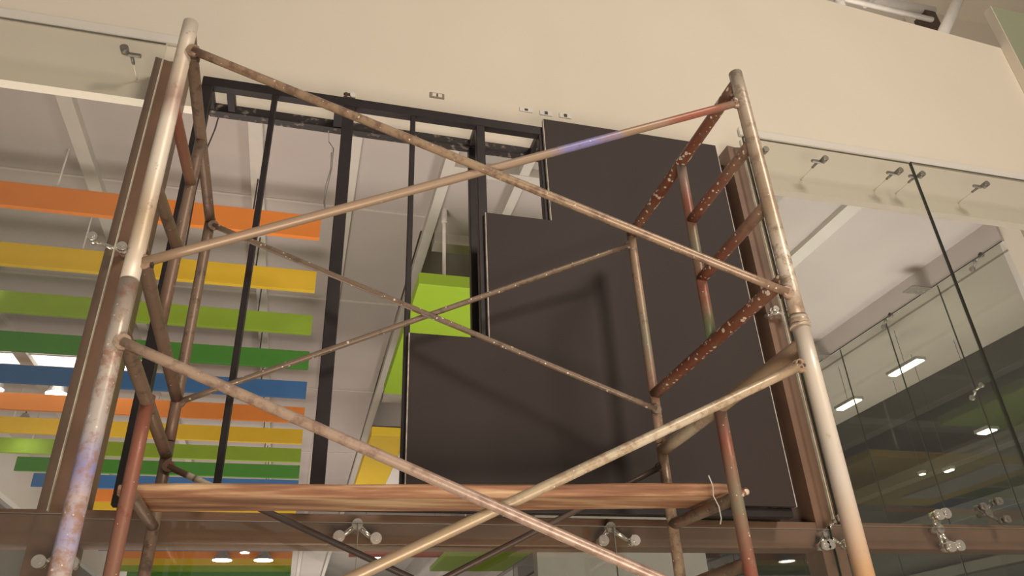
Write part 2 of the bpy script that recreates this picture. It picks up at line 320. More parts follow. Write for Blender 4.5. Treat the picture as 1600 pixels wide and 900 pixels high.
# ------------------------------------------------------------------ SPIDER FITTINGS
def spider(label, x, z, arms, grp='steel spider fittings on the transom', y=3.17, r=0.024, m='steel'):
    t = empty('glass_spider', (x, y, z), label, 'glass fitting', grp)
    bm = tube(bmesh.new(), (x, 3.17, z), (x, 3.108, z), 0.017, seg=20); tube(bm, (x, 3.108, z), (x, 3.100, z), 0.022, seg=20); tube(bm, (x, 3.118, z), (x, 3.096, z), 0.010, seg=12)
    obj('hub', bm, M[m], t, True)
    for dx, dz in arms:
        L = math.hypot(dx, dz)
        obj('arm', tube(bmesh.new(), (x, 3.125, z), (x+dx, 3.118, z+dz), 0.0125, r2=0.008, seg=12), M[m], t, True)
        bm = tube(bmesh.new(), (x+dx, 3.122, z+dz), (x+dx, 3.066, z+dz), 0.007, seg=10); tube(bm, (x+dx, 3.082, z+dz), (x+dx, 3.066, z+dz), r, seg=24, r2=r*0.93)
        tube(bm, (x+dx, 3.066, z+dz), (x+dx, 3.062, z+dz), r*0.45, seg=16); tube(bm, (x+dx, 3.122, z+dz), (x+dx, 3.096, z+dz), r*0.8, seg=20)
        obj('disc', bm, M[m], t, True)
    return t
spider('steel two-armed spider fitting on the transom under the left half of the plank', 0.232, 2.318, [(-0.070, -0.054), (0.072, -0.060)])
spider('steel two-armed spider fitting on the transom below the black panels', 1.312, 2.320, [(-0.052, -0.062), (0.092, -0.060)])
spider('steel spider fitting with four arms where the right brown column meets the transom', 2.395, 2.305, [(0.078, 0.066), (0.080, -0.050), (-0.02, -0.055), (-0.045, -0.060)])
spider('steel spider fitting on the transom at the far right, its discs one above the other', 3.05, 2.335, [(0.035, 0.068), (0.055, -0.085), (-0.01, 0.06), (0.0, -0.09)], r=0.027)
spider('steel spider fitting low beside the left scaffold post at the bottom of the frame', -0.80, 2.20, [(-0.055, -0.03), (0.05, -0.035)])
spider('single-arm steel fitting on the left brown column holding the left glass pane', -0.848, 3.478, [(0.006, -0.005), (-0.118, 0.03)], 'steel fittings holding the upper glass', r=0.021)
spider('small steel fitting with a round eye on the right brown column over the green board', 2.392, 3.475, [(-0.004, 0.0), (0.085, 0.006)], 'steel fittings holding the upper glass', r=0.018)
spider('dull steel fitting half hidden behind the right glass just over the transom end', 3.38, 2.42, [(0.06, 0.05), (0.07, -0.04), (-0.05, 0.02)], 'steel fittings holding the upper glass', r=0.02, m='dullsteel')
def top_clip(label, x, z, side=-1, two=False):
    t = empty('glass_clip', (x, 3.30, z), label, 'glass fitting', 'dull clips along the top edge of the glass')
    bm = B(min(x, x+side*0.072), max(x, x+side*0.072), 3.108, 3.126, z-0.009, z+0.009, bev=0.003)
    obj('arm', bm, M['dullsteel'], t)
    bm = tube(bmesh.new(), (x, 3.106, z-0.002), (x, 3.068, z-0.002), 0.020, seg=20); obj('disc', bm, M['dullsteel'], t, True)
    xs = x+side*0.028
    obj('stub', T((xs, 3.126, z-0.004), (xs, 3.175, z-0.004), 0.0085, seg=12), M['dullsteel'], t, True)
    bm = tube(bmesh.new(), (xs, 3.175, z-0.004), (xs, 3.30, z-0.004), 0.0028, seg=8); tube(bm, (xs, 3.294, z-0.004), (xs, 3.30, z-0.004), 0.009, seg=14); obj('wall_stud', bm, M['wall'], t, True)
top_clip('dull steel clip at the top of the left glass pane near the left column', -1.055, 4.628, 1)
top_clip('dull steel clip at the top corner of the right glass, beside the scaffold post', 2.60, 4.622)
top_clip('dull steel clip on the first right pane, midway along its top edge', 3.03, 4.624)
top_clip('dull steel clip just left of the dark joint between the right panes', 3.60, 4.622)
top_clip('dull steel clip just right of the dark joint between the right panes', 3.775, 4.622)
top_clip('dull steel clip at the top of the far right pane', 4.30, 4.622)
for lab, y, z in (('small steel clip at the top edge of the side glass near the white pillar', 6.55, 6.56), ('small steel clip midway along the top edge of the side glass', 8.3, 6.56), ('small steel clip at a joint halfway down the dark side glass', 7.24, 5.0)):
    t = empty('side_glass_clip', (8.36, y, z), lab, 'glass fitting', 'clips on the side glass')
    bm = bmesh.new(); tube(bm, (8.39, y-0.10, z+0.05), (8.34, y+0.02, z), 0.014, seg=10); tube(bm, (8.39, y+0.10, z-0.05), (8.34, y-0.02, z), 0.014, seg=10)
    obj('arm', bm, M['dullsteel'], t, True)
    for q in (-1, 1): obj('disc', T((8.395, y+0.10*q, z-0.05*q), (8.36, y+0.10*q, z-0.05*q), 0.035, seg=16), M['dullsteel'], t, True)
for lab, y in (('larger grey steel bracket plate at the top of the side glass', 7.42), ('smaller looking bracket plate further back at the top of the side glass', 9.75)):
    t = empty('bracket_plate', (8.30, y, 6.60), lab, 'bracket', 'bracket plates above the side glass')
    obj('plate', B(8.02, 8.36, y-0.10, y+0.10, 6.585, 6.60, bev=0.003), M['dullsteel'], t)
    for dx in (0.06, 0.16, 0.27): obj('bolt', T((8.03+dx, y, 6.585), (8.03+dx, y, 6.57), 0.012, seg=8), M['steel'], t)
    t.location = (8.30, y, 6.60)

# ------------------------------------------------------------------ BLACK STEEL FRAME + BOARDS
F0 = 3.04
fr = empty('steel_frame', (0.3, 3.1, 2.372), 'black painted double steel frame standing on the transom between the brown columns', 'steel frame')
XR = 2.19
obj('top_rail', B(-0.66, XR, F0, F0+0.045, 4.432, 4.490, bev=0.003), M['black'], fr)
o = obj('rear_rail', B(-0.64, XR, 3.222, 3.272, 4.428, 4.486, bev=0.003), M['blackspeck'], fr); o['label'] = 'rear rail with mortar specks'
obj('bottom_rail', B(-0.66, XR, F0, F0+0.045, 2.36, 2.402, bev=0.003), M['black'], fr)
def up_(name, x0, x1, y0=F0, y1=F0+0.045, z0=2.402, z1=4.432, m='black'):
    return obj(name, B(x0, x1, y0, y1, z0, z1, bev=0.003), M[m], fr)
up_('upright', -0.66, -0.605); up_('thin_upright', -0.322, -0.294, y1=F0+0.028); up_('upright', 0.034, 0.092)
up_('thin_upright', 0.386, 0.412, y1=F0+0.028); up_('upright', 0.742, 0.790); up_('thin_upright', 1.098, 1.127)
up_('upright', XR-0.05, XR)
for x0, x1 in ((0.742, 0.79), (XR-0.05, XR)):
    up_('rear_upright', x0, x1, 3.225, 3.270, 2.372, 4.428, 'blackspeck' if x0 < 0.5 else 'black')
for x0, x1 in ((-0.655, -0.61), (-0.545, -0.508), (-0.01, 0.085), (0.744, 0.788), (1.10, 1.126), (XR-0.05, XR)):
    obj('tie_bar', B(x0, x1, F0+0.045, 3.222, 4.436, 4.482, bev=0.002), M['black'], fr)
for x0, x1 in ((-0.655, -0.61), (0.742, 0.79), (XR-0.05, XR)):
    obj('tie_bar', B(x0, x1, F0+0.045, 3.225, 2.372, 2.41, bev=0.002), M['black'], fr)
t = empty('eye_bracket', (0.06, 3.06, 4.49), 'small rusty bracket with a bright round eye on top of the black frame', 'bracket')
bm = B(0.03, 0.088, 3.045, 3.075, 4.490, 4.502, bev=0.001); box(bm, 0.036, 0.048, 3.045, 3.075, 4.50, 4.530); tube(bm, (0.03, 3.06, 4.528), (0.075, 3.06, 4.532), 0.008, seg=10)
obj('plate', bm, M['brown_dark'], t)
bm = tube(bmesh.new(), (0.078, 3.038, 4.515), (0.078, 3.075, 4.515), 0.015, seg=18); obj('eye', bm, M['palewire'], t, True)
def panel(label, x0, z0, z1, mb):
    t = empty('black_panel', ((x0+2.205)/2, 3.03, z0), label, 'panel', 'black panels fixed on the steel frame')
    obj('sheet', B(x0+0.004, 2.200, 3.018, 3.038, z0, z1), M['board'], t)
    o = obj('raw_edge', B(x0, x0+0.004, 3.018, 3.0385, z0, z1), M['edge'], t); o['label'] = 'pale unpainted edge'
    obj('raw_edge', B(2.2, 2.204, 3.018, 3.0385, z0, z1), M['edge'], t)
panel('topmost and narrowest black panel, touching the cream wall above', 1.121, 3.842, 4.531, 0)
panel('middle black panel whose left edge stands beside the thick double upright', 0.772, 3.1365, 3.842, 0)
panel('lowest and widest black panel, just above the wooden plank', 0.404, 2.404, 3.1365, 0)

# ------------------------------------------------------------------ SCAFFOLD
RP = 0.0265; RB = 0.0185; RX = 0.0150
P = painted_pipe
mp_wpost = P('white_worn_post', [(0.0, WHT), (0.25, (0.62, 0.52, 0.42)), (0.36, PNK), (0.45, WHT), (0.62, WHT), (0.80, (0.50, 0.38, 0.25)), (1.0, WHT)], worn=(0.30, 0.22, 0.17), density=0.1, seed=1.3, worn_at=0.62)
mp_lpost = P('blue_stained_post', [(0.0, (0.40, 0.33, 0.28)), (0.25, (0.50, 0.44, 0.39)), (0.40, (0.50, 0.45, 0.44)), (0.50, (0.30, 0.29, 0.55)), (0.56, (0.52, 0.42, 0.42)), (0.66, (0.38, 0.36, 0.56)), (0.73, (0.50, 0.42, 0.36)), (1.0, (0.42, 0.33, 0.26))], worn=(0.36, 0.22, 0.17), density=0.2, seed=4.1, rough=0.28, worn_at=0.54)
mp_rpost = P('white_right_post', [(0.0, (0.55, 0.48, 0.40)), (0.3, (0.5, 0.4, 0.31)), (0.6, (0.42, 0.31, 0.22)), (0.8, WHT), (1.0, TAN)], worn_at=0.54, rough=0.32, worn=(0.33, 0.24, 0.17), density=0.14, seed=2.2)
mp_rlow = P('grey_white_post', [(0.0, WHT), (0.5, (0.60, 0.54, 0.48)), (0.75, (0.50, 0.30, 0.16)), (1.0, (0.58, 0.50, 0.40))], worn=(0.42, 0.31, 0.24), density=0.1, seed=3.2, rough=0.3, worn_at=0.66)
mp_rust = P('rusty_splashed_bar', [(0.0, (0.28, 0.15, 0.10)), (0.3, RST), (0.7, RST), (1.0, (0.30, 0.17, 0.11))], density=0.62, seed=5.0)
mp_rust2 = P('rust_brown_bar', [(0.0, TAN), (0.45, (0.24, 0.10, 0.07)), (1.0, RST)], density=0.45, seed=6.4)
mp_brown = P('brown_grey_bar', [(0.0, (0.18, 0.12, 0.085)), (0.5, (0.24, 0.165, 0.12)), (1.0, BRN)], density=0.14, seed=7.7, worn=(0.11, 0.075, 0.055))
mp_redb = P('red_brown_tube', [(0.0, RED), (0.5, (0.28, 0.13, 0.09)), (1.0, (0.30, 0.17, 0.12))], density=0.12, seed=8.8, worn=(0.2, 0.07, 0.05), worn_at=0.64)
mp_grnred = P('green_and_red_tube', [(0.0, GRY), (0.25, RED), (0.5, (0.24, 0.22, 0.15)), (0.75, RED), (1.0, GRN)], density=0.2, seed=9.3, worn=(0.30, 0.17, 0.12))
mp_tanpost = P('tan_post', [(0.0, TAN), (0.3, (0.40,0.28,0.2)), (0.55, (0.30,0.27,0.19)), (0.75, (0.38,0.22,0.16)), (1.0, TAN)], density=0.2, seed=19.1, worn=(0.24, 0.16, 0.11))
mp_tan = P('tan_brace', [(0.0, TAN), (0.5, (0.40, 0.29, 0.195)), (1.0, (0.30, 0.20, 0.14))], worn_at=0.53, rough=0.34, density=0.22, seed=10.1, worn=(0.22, 0.14, 0.10))
mp_tanr = P('tan_brace_with_red_and_blue', [(0.0, TAN), (0.60, (0.37, 0.27, 0.2)), (0.645, (0.26, 0.24, 0.50)), (0.705, (0.26, 0.24, 0.50)), (0.745, TAN), (0.84, (0.38, 0.25, 0.18)), (0.88, (0.36, 0.13, 0.09)), (0.955, (0.36, 0.15, 0.10)), (1.0, TAN)], density=0.12, seed=11.2, worn=(0.25, 0.17, 0.13), worn_at=0.64)
mp_pale = P('pale_scraped_brace', [(0.0, (0.34, 0.22, 0.15)), (0.45, (0.36, 0.27, 0.17)), (0.75, (0.55, 0.48, 0.37)), (1.0, (0.42, 0.30, 0.2))], worn_at=0.54, rough=0.34, density=0.15, seed=12.9, worn=(0.34, 0.25, 0.17))
mp_pink = P('pinkish_brace', [(0.0, (0.42, 0.31, 0.23)), (0.5, (0.40, 0.29, 0.24)), (1.0, (0.38, 0.26, 0.2))], worn_at=0.53, rough=0.32, density=0.12, seed=13.9, worn=(0.27, 0.18, 0.14))
mp_dim = P('dim_brown_brace', [(0.0, (0.20, 0.145, 0.105)), (1.0, (0.25, 0.18, 0.13))], density=0.3, seed=14.4, worn=(0.13, 0.09, 0.07))
mp_darkb = P('dark_brace', [(0.0, (0.07, 0.05, 0.04)), (1.0, (0.09, 0.06, 0.05))], density=0.05, seed=21.4, worn=(0.12, 0.08, 0.06))
mp_tape = P('white_taped_brace', [(0.0, BRN), (0.035, BRN), (0.038, (0.7, 0.62, 0.5)), (0.048, (0.7, 0.62, 0.5)), (0.051, BRN), (0.056, (0.7, 0.62, 0.5)), (0.09, (0.7, 0.6, 0.5)), (0.094, BRN), (0.2, (0.06, 0.045, 0.04)), (1.0, (0.06, 0.045, 0.04))], density=0.05, seed=15.4, worn=(0.12, 0.08, 0.06), worn_at=0.7, wob=0.01)

def V(a, b, t): return tuple(a[i]+(b[i]-a[i])*t for i in range(3))
# post lines
LFx, LFy = -0.503, 1.98; LBx, LBy = -0.4895, 2.96; RFx, RFy = 1.5065, 1.84; RBx, RBy = 1.4503, 2.80
def lf(y): return LFx+(LBx-LFx)*(y-LFy)/(LBy-LFy)
def rf(y): return RFx+(RBx-RFx)*(y-RFy)/(RBy-RFy)
def collar(parent, x, y, z, r=RP, h=0.05, m=None):
    bm = tube(bmesh.new(), (x, y, z-h/2), (x, y, z+h/2), r*1.16, seg=18); tube(bm, (x, y, z-h/2-0.004), (x, y, z-h/2+0.004), r*1.3, seg=18)
    return obj('collar', bm, m or mp_wpost, parent, True)
def stud(parent, x, y, z, dx):
    bm = tube(bmesh.new(), (x, y, z), (x+dx, y, z), 0.007, seg=8); box(bm, min(x+dx-0.004, x+dx+0.004), x+dx+0.004, y-0.009, y+0.009, z-0.012, z+0.012)
    return obj('locking_stud', bm, M['brown_dark'], parent)

gF = 'welded scaffold end frames'
# upper left
t = empty('scaffold_section', (LFx, LFy, 2.70), 'upper left scaffold end frame with a whitish front post and brown rungs', 'scaffold frame', gF)
obj('front_post', T((LFx, LFy, 3.725), (LFx, LFy, 2.72), RP*0.93, t0=0, t1=1, rings=10, seg=20, cap=True), mp_wpost, t, True)
obj('back_post', T((LBx, LBy, 3.59), (LBx, LBy, 2.58), RP*0.80, rings=8, seg=18), mp_brown, t, True)
obj('top_bar', T((LFx, LFy, 3.690), (LBx, LBy, 3.575), RP*0.80, rings=8, seg=18), mp_brown, t, True)
obj('inner_post', T((lf(2.47), 2.47, 3.62), (lf(2.44), 2.44, 2.80), RP*0.76, rings=8, seg=16), mp_brown, t, True)
o = obj('rung', T((LFx, LFy, 3.372), (lf(2.47), 2.47, 3.405), RP*0.72, rings=6, seg=16), mp_redb, t, True); o['label'] = 'short rung with red paint'
obj('rung', T((LFx, LFy, 3.062), (lf(2.47), 2.47, 3.122), RP*0.72, rings=6, seg=16), mp_brown, t, True)
obj('bottom_bar', T((LFx, LFy, 2.845), (LBx, LBy, 2.745), RP*0.80, rings=8, seg=18), mp_brown, t, True)
stud(t, LFx+0.02, LFy-0.004, 3.570, 0.028); stud(t, LFx+0.02, LFy-0.004, 2.777, 0.028)
# lower left
t = empty('scaffold_section', (LFx, LFy, 0.0), 'lower left scaffold end frame with a blue-stained front post and reddish inner post', 'scaffold frame', gF)
obj('front_post', T((LFx, LFy, 2.715), (LFx, LFy, 0.0), RP*0.93, rings=16, seg=20, t0=0, t1=2.6), mp_lpost, t, True)
obj('back_post', T((LBx, LBy, 2.575), (LBx, LBy, 0.0), RP*0.80, rings=16, seg=18, t1=2.0), mp_redb if False else mp_brown, t, True)
obj('top_bar', T((LFx, LFy, 2.585), (LBx, LBy, 2.525), RP*0.80, rings=8, seg=18), mp_brown, t, True)
o = obj('inner_post', T((lf(2.48), 2.48, 2.575), (lf(2.45), 2.45, 0.02), RP*0.82, rings=12, seg=18, t1=3.2), mp_redb, t, True); o['label'] = 'reddish inner post'
obj('rung', T((lf(2.48), 2.48, 2.272), (LBx, LBy, 2.268), RP*0.72, rings=6, seg=16), mp_brown, t, True)
obj('rung', T((lf(2.46), 2.46, 1.95), (LBx, LBy, 1.95), RP*0.72, rings=6, seg=16), mp_brown, t, True)
stud(t, LFx+0.02, LFy-0.004, 2.522, 0.028)
# upper right
t = empty('scaffold_section', (RFx, RFy, 2.69), 'upper right scaffold end frame with rusty splashed bars and a pale front post', 'scaffold frame', gF)
obj('front_post', T((RFx, RFy, 2.70), (RFx, RFy, 3.800), RP*0.98, rings=10, seg=20, t0=1, t1=0, hollow=True), mp_rpost, t, True)
obj('back_post', T((RBx, RBy, 3.665), (RBx, RBy, 2.60), RP*0.80, rings=8, seg=18), mp_tanpost, t, True)
o = obj('top_bar', T((RFx, RFy, 3.756), (RBx, RBy, 3.652), RP*0.92, rings=8, seg=18), mp_rust, t, True); o['label'] = 'rusty bar covered in cream splashes'
obj('inner_post', T((rf(2.30), 2.30, 3.69), (rf(2.315), 2.315, 2.86), RP*0.80, rings=8, seg=16), mp_grnred, t, True)
obj('rung', T((RFx, RFy, 3.455), (rf(2.30), 2.30, 3.405), RP*0.85, rings=6, seg=16), mp_rust2, t, True)
obj('rung', T((RFx, RFy, 3.175), (rf(2.31), 2.31, 3.128), RP*0.85, rings=6, seg=16), mp_rust2, t, True)
obj('bottom_bar', T((RFx, RFy, 2.875), (RBx, RBy, 2.820), RP*0.92, rings=8, seg=18), mp_rust, t, True)
collar(t, RFx, RFy, 2.703, h=0.035, m=mp_rpost)
stud(t, RFx-0.02, RFy-0.004, 3.638, -0.024); stud(t, RFx-0.02, RFy-0.004, 2.797, -0.024)
# lower right
t = empty('scaffold_section', (RFx, RFy, 0.0), 'lower right scaffold end frame with white front post and green and red inner post', 'scaffold frame', gF)
obj('front_post', T((RFx, RFy, 2.69), (RFx, RFy, 0.0), RP*1.04, rings=16, seg=20, t0=0, t1=2.6), mp_rlow, t, True)
obj('back_post', T((RBx, RBy, 2.595), (RBx, RBy, 0.0), RP*0.85, rings=16, seg=18, t1=2.0), mp_tan, t, True)
obj('top_bar', T((RFx, RFy, 2.628), (RBx, RBy, 2.570), RP*0.95, rings=8, seg=18), mp_pale, t, True)
o = obj('inner_post', T((rf(2.35), 2.35, 2.60), (rf(2.34), 2.34, 0.02), RP*0.88, rings=12, seg=18, t0=0.1, t1=3.0), mp_grnred, t, True); o['label'] = 'inner post with green and red paint'
obj('rung', T((rf(2.34), 2.34, 2.264), (RBx, RBy, 2.268), RP*0.85, rings=6, seg=16), mp_brown, t, True)
obj('rung', T((rf(2.34), 2.34, 2.045), (RBx, RBy, 2.030), RP*0.85, rings=6, seg=16), mp_brown, t, True)
stud(t, RFx-0.02, RFy-0.004, 2.546, -0.024)
bm = tube(bmesh.new(), (rf(2.34)+0.012, 2.34, 2.275), (rf(2.34)+0.04, 2.335, 2.285), 0.013, seg=10); obj('coupling_pin', bm, mp_rust2, t, True)

# cross braces: two flattened-end tubes pinned in the middle
gB = 'pairs of crossed scaffold braces'
def flat_end(parent, p, d, m):
    d = Vector(d).normalized(); p = Vector(p)
    bm = bmesh.new(); tube(bm, p-Vector((0, 0.007, 0)), p+Vector((0, 0.007, 0)), 0.022, seg=14)
    obj('flat_end', bm, m, parent, True)
def brace(label, a0, a1, b0, b1, ma, mb, r=RX, off=0.020):
    c = V(a0, a1, 0.5)
    t = empty('cross_brace', c, label, 'scaffold brace', gB)
    e = Vector((0, off/2, 0))
    for (p, q, mm, s) in ((a0, a1, ma, -1), (b0, b1, mb, 1)):
        P0 = Vector(p)+s*e; P1 = Vector(q)+s*e
        obj('bar', T(P0, P1, r, rings=16, seg=14), mm, t, True)
        for pt in (P0, P1):
            bm = tube(bmesh.new(), pt-Vector((0, 0.008, 0)), pt+Vector((0, 0.008, 0)), 0.0215, seg=14); obj('flat_end', bm, mm, t, True)
    return t
def at_front(x, z, dy=-0.012):
    k_ = (x-LFx)/(RFx-LFx); return (x, LFy+(RFy-LFy)*k_+dy, z)
def at_back(x, z, dy=-0.012):
    k_ = (x-LBx)/(RBx-LBx); return (x, LBy+(RBy-LBy)*k_+dy, z)
t = brace('front upper pair of crossed braces, one bar marked with red and blue paint', at_front(-0.470, 3.578), at_front(1.474, 2.797), at_front(-0.478, 2.777), at_front(1.476, 3.638), mp_tan, mp_tanr, r=0.0145)
brace('front lower pair of crossed braces passing in front of the plank', at_front(-0.478, 2.522), at_front(1.474, 1.680), at_front(-0.478, 1.660), at_front(1.470, 2.546), mp_pink, mp_pale, r=0.0148)
brace('rear upper pair of thin crossed braces close to the black panels', at_back(-0.470, 3.540), at_back(1.440, 2.745), at_back(-0.478, 2.735), at_back(1.432, 3.590), mp_dim, mp_dim, r=0.0125)
brace('rear lower pair of dark crossed braces, wrapped in white tape at the upper left end', at_back(-0.472, 2.478), at_back(1.440, 1.620), at_back(-0.478, 1.600), at_back(1.432, 2.500), mp_tape, mp_darkb, r=0.0118)

# plank on the lower rungs
A0 = (-0.565, 2.655); A1 = (1.520, 2.452); dx = A1[0]-A0[0]; dy = A1[1]-A0[1]; L = math.hypot(dx, dy); nx, ny = -dy/L, dx/L; Wd = 0.205
bm = bmesh.new(); N = 40; rows = []
for i in range(N+1):
    t_ = i/N; x = A0[0]+dx*t_; y = A0[1]+dy*t_; z = 2.293 + 0.0025*math.sin(t_*9)+0.004*t_
    e0 = 0.014*math.sin(t_*23)*0.12; th = 0.045+0.0015*math.sin(t_*14+1)
    if i in (0, N): sh = 0.010
    else: sh = 0.0
    pr = [(0.000+e0, 0.006+sh), (0.005+e0, 0+sh), (Wd-0.005, 0+sh), (Wd, 0.006+sh), (Wd, th-0.006-sh*.3), (Wd-0.006, th-sh*.3), (0.006+e0, th-sh*.3), (0+e0, th-0.006-sh*.3)]
    rows.append([bm.verts.new((x+nx*a, y+ny*a, z+b_)) for a, b_ in pr])
for i in range(N):
    for j in range(8): bm.faces.new((rows[i][j], rows[i][(j+1) % 8], rows[i+1][(j+1) % 8], rows[i+1][j]))
bm.faces.new(rows[0]); bm.faces.new(rows[-1][::-1])
tag(obj('scaffold_plank', bm, M['wood']), 'long worn wooden scaffold plank lying across the lower rungs', 'plank')

# rope and cables
tag(obj('frayed_string', path(bmesh.new(), [(1.425, 2.42, 2.36), (1.438, 2.425, 2.325), (1.436, 2.43, 2.29), (1.448, 2.425, 2.25), (1.452, 2.43, 2.21), (1.444, 2.43, 2.19)], 0.0022, 6), M['palewire']), 'thin pale string dangling over the right end of the plank', 'string')
tag(obj('hanging_cable', path(bmesh.new(), [(-0.030, 3.25, 4.428), (-0.024, 3.31, 4.40), (0.004, 3.31, 4.358), (0.006, 3.31, 4.226), (-0.009, 3.31, 4.083), (-0.014, 3.31, 4.0), (-0.004, 3.31, 3.932), (-0.018, 3.315, 3.99), (-0.018, 3.315, 4.1), (0.000, 3.315, 4.22), (-0.004, 3.312, 4.33)], 0.0026, 8), M['wire']), 'thin grey cable loop hanging from the rear rail beside the thick black upright', 'cable')
tag(obj('drop_wire', path(bmesh.new(), [(-1.079, 6.0, Z0), (-1.10, 6.0, 6.6), (-1.141, 6.0, 6.333), (-1.162, 6.0, 5.848), (-1.156, 6.0, 5.6), (-1.15, 6.0, 5.2)], 0.007, 8), M['darkwire']), 'thin dark wire dropping from the ceiling just inside the left end of the black frame', 'wire')

# ------------------------------------------------------------------ WALL OUTLETS
def outlet(label, x, z, wdt, h, pm, kind):
    t = empty('wall_outlet', (x, WY, z), label, 'outlet', 'electrical outlets on the cream wall')
    obj('plate', B(x-wdt/2, x+wdt/2, WY-0.006, WY, z-h/2, z+h/2, bev=0.002), pm, t)
    if kind == 0:
        for dx_ in (-0.017, 0.017): obj('socket', B(x+dx_-0.012, x+dx_+0.012, WY-0.009, WY-0.006, z-0.012, z+0.012), M['wall'], t)
        obj('socket', B(x-0.003, x+0.003, WY-0.010, WY-0.006, z-0.006, z+0.006), M['soot'], t)
    else:
        obj('socket', B(x-0.010, x+0.010, WY-0.009, WY-0.006, z-0.011+0.004*(kind == 1), z+0.011-0.004*(kind == 1)), M['soot'], t)
outlet('grey framed wall outlet, leftmost of the four on the cream wall', 0.570, 4.850, 0.088, 0.040, M['socket'], 0)
outlet('small white wall outlet with a flat slot, second from left above the frame', 1.122, 4.847, 0.085, 0.030, M['whitepaint'], 1)
outlet('small white wall outlet with a dark centre, third from left above the black panel', 1.250, 4.846, 0.080, 0.036, M['whitepaint'], 2)
outlet('small white wall outlet with a dark centre, rightmost above the black panel', 1.376, 4.850, 0.080, 0.036, M['whitepaint'], 2)

# ------------------------------------------------------------------ BAFFLES
names = ['orange', 'yellow', 'lime', 'green', 'blue']
ordn = ['nearest', 'second nearest', 'third nearest', 'fourth nearest']
cnt = {}
for k_ in range(19):
    cn = names[k_ % 5]; y = 7.02+1.192*k_+(1.1 if k_ > 12 else 0.0); i = cnt.get(cn, 0); cnt[cn] = i+1
    t = empty('ceiling_baffle', (-2.75, y, 6.15), '%s hanging ceiling baffle, %s of its colour to the shopfront' % (cn if cn != 'green' else 'dark green', ordn[i]), 'ceiling baffle', 'coloured baffles hanging in a row')
    obj('board', B(-5.45, -0.05, y, y+0.06, 6.15, 6.43, bev=0.004), M[cn], t)
    for x in (-4.9, -2.65, -0.76):
        obj('suspension_wire', T((x, y+0.03, 6.43), (x, y+0.03, Z0), 0.009, seg=6), M['darkwire' if x > -1 else 'palewire'], t)
for cn, x0, x1, y in (('blue', 1.6, 5.0, 24.7), ('red', 1.7, 5.0, 25.7)):
    t = empty('ceiling_baffle', ((x0+x1)/2, y, 6.15), 'short %s ceiling baffle seen below the transom right of the longer ones' % cn, 'ceiling baffle', 'coloured baffles hanging in a row')
    obj('board', B(x0, x1, y, y+0.06, 6.15, 6.45, bev=0.004), M[cn], t)
    for x in (x0+0.5, x1-0.5): obj('suspension_wire', T((x, y+0.03, 6.45), (x, y+0.03, 7.9), 0.009, seg=6), M['wire'], t)
# big flat boards
def cloud(label, x0, x1, y0, y1, z, th, mm, rods):
    t = empty('hanging_board', ((x0+x1)/2, (y0+y1)/2, z), label, 'ceiling board', 'large flat boards hung under the ceiling')
    obj('board', B(x0, x1, y0, y1, z, z+th, bev=0.006), M[mm], t)
    for x, y, zt in rods:
        bm = tube(bmesh.new(), (x, y, z+th), (x, y, zt), 0.022, seg=10); tube(bm, (x, y, zt-0.18), (x, y, zt), 0.034, seg=12)
        obj('hanging_rod', bm, M['palewire'], t)
cloud('large lime green board hung flat behind the frame opening, nearest one', 1.05, 5.78, 7.14, 10.45, 5.77, 0.15, 'limegloss', [(1.37, 7.35, 6.95), (4.9, 7.35, 6.95)])
cloud('large yellow board hung flat behind the lime one, low in the frame opening', 1.07, 5.78, 12.35, 16.1, 5.77, 0.15, 'yellowgloss', [(1.72, 12.5, 6.86), (4.9, 12.5, 7.9)])
cloud('farthest lime green board, seen below the transom', 4.40, 6.95, 21.7, 26.1, 5.77, 0.15, 'limegloss', [(4.8, 22.2, 6.95), (6.4, 22.2, 6.95)])
cloud('white sheet added as a pale patch on the underside of the yellow board', 1.66, 2.6, 12.45, 15.3, 5.735, 0.03, 'whitepaint', [])  # thin white sheet added as a pale patch below the yellow board

# ------------------------------------------------------------------ LAMPS
def high_bay(label, x, y, z, r=0.20, top=Z0):
    t = empty('high_bay_lamp', (x, y, z), label, 'lamp', 'round lamps under the store ceiling')
    bm = bmesh.new(); tube(bm, (x, y, z), (x, y, z+0.10), r*1.05, r2=r*0.8, seg=28); tube(bm, (x, y, z+0.10), (x, y, z+0.26), r*0.8, r2=r*0.3, seg=28); obj('shade', bm, M['shade'], t)
    obj('diffuser', tube(bmesh.new(), (x, y, z-0.012), (x, y, z), r, seg=28), M['lamp'], t)
    obj('stem', T((x, y, z+0.26), (x, y, top), 0.015, seg=8), M['wire'], t)
high_bay('bright round lamp seen between the blue and second orange baffle beside the left column', -4.01, 13.15, 6.50, 0.17)
high_bay('bright round lamp further back at the left, over the second yellow baffle', -4.98, 14.95, 6.50, 0.16)
high_bay('bright round lamp at the left border of the picture between yellow and lime baffles', -3.93, 9.42, 6.50, 0.10)
high_bay('bright round lamp cut by the left border below the first blue baffle', -4.86, 13.05, 6.50, 0.10)
high_bay('round lamp low behind the lower glass, left of the far lime board', 2.9, 27.5, 6.45, 0.25, 7.9)
high_bay('low round lamp added for a reflection in the lower glass, left of a twin', -2.098, 25.45, 6.0, 0.28)  # this lamp and the next two are added for hall lights mirrored in the glass
high_bay('low round lamp added for a reflection in the lower glass, right of its twin', -0.891, 25.45, 6.0, 0.28)
high_bay('small lamp added for a reflection in the glass just above the low twin lamps', -1.397, 24.2, 6.0, 0.13)
t = empty('skylight', (-4.6, 12.3, Z0), 'bright white skylight strip in the ceiling behind the first blue baffle', 'skylight')
obj('lit_pane', B(-5.6, -2.6, 12.0, 13.0, Z0-0.02, Z0-0.001), M['sky'], t)
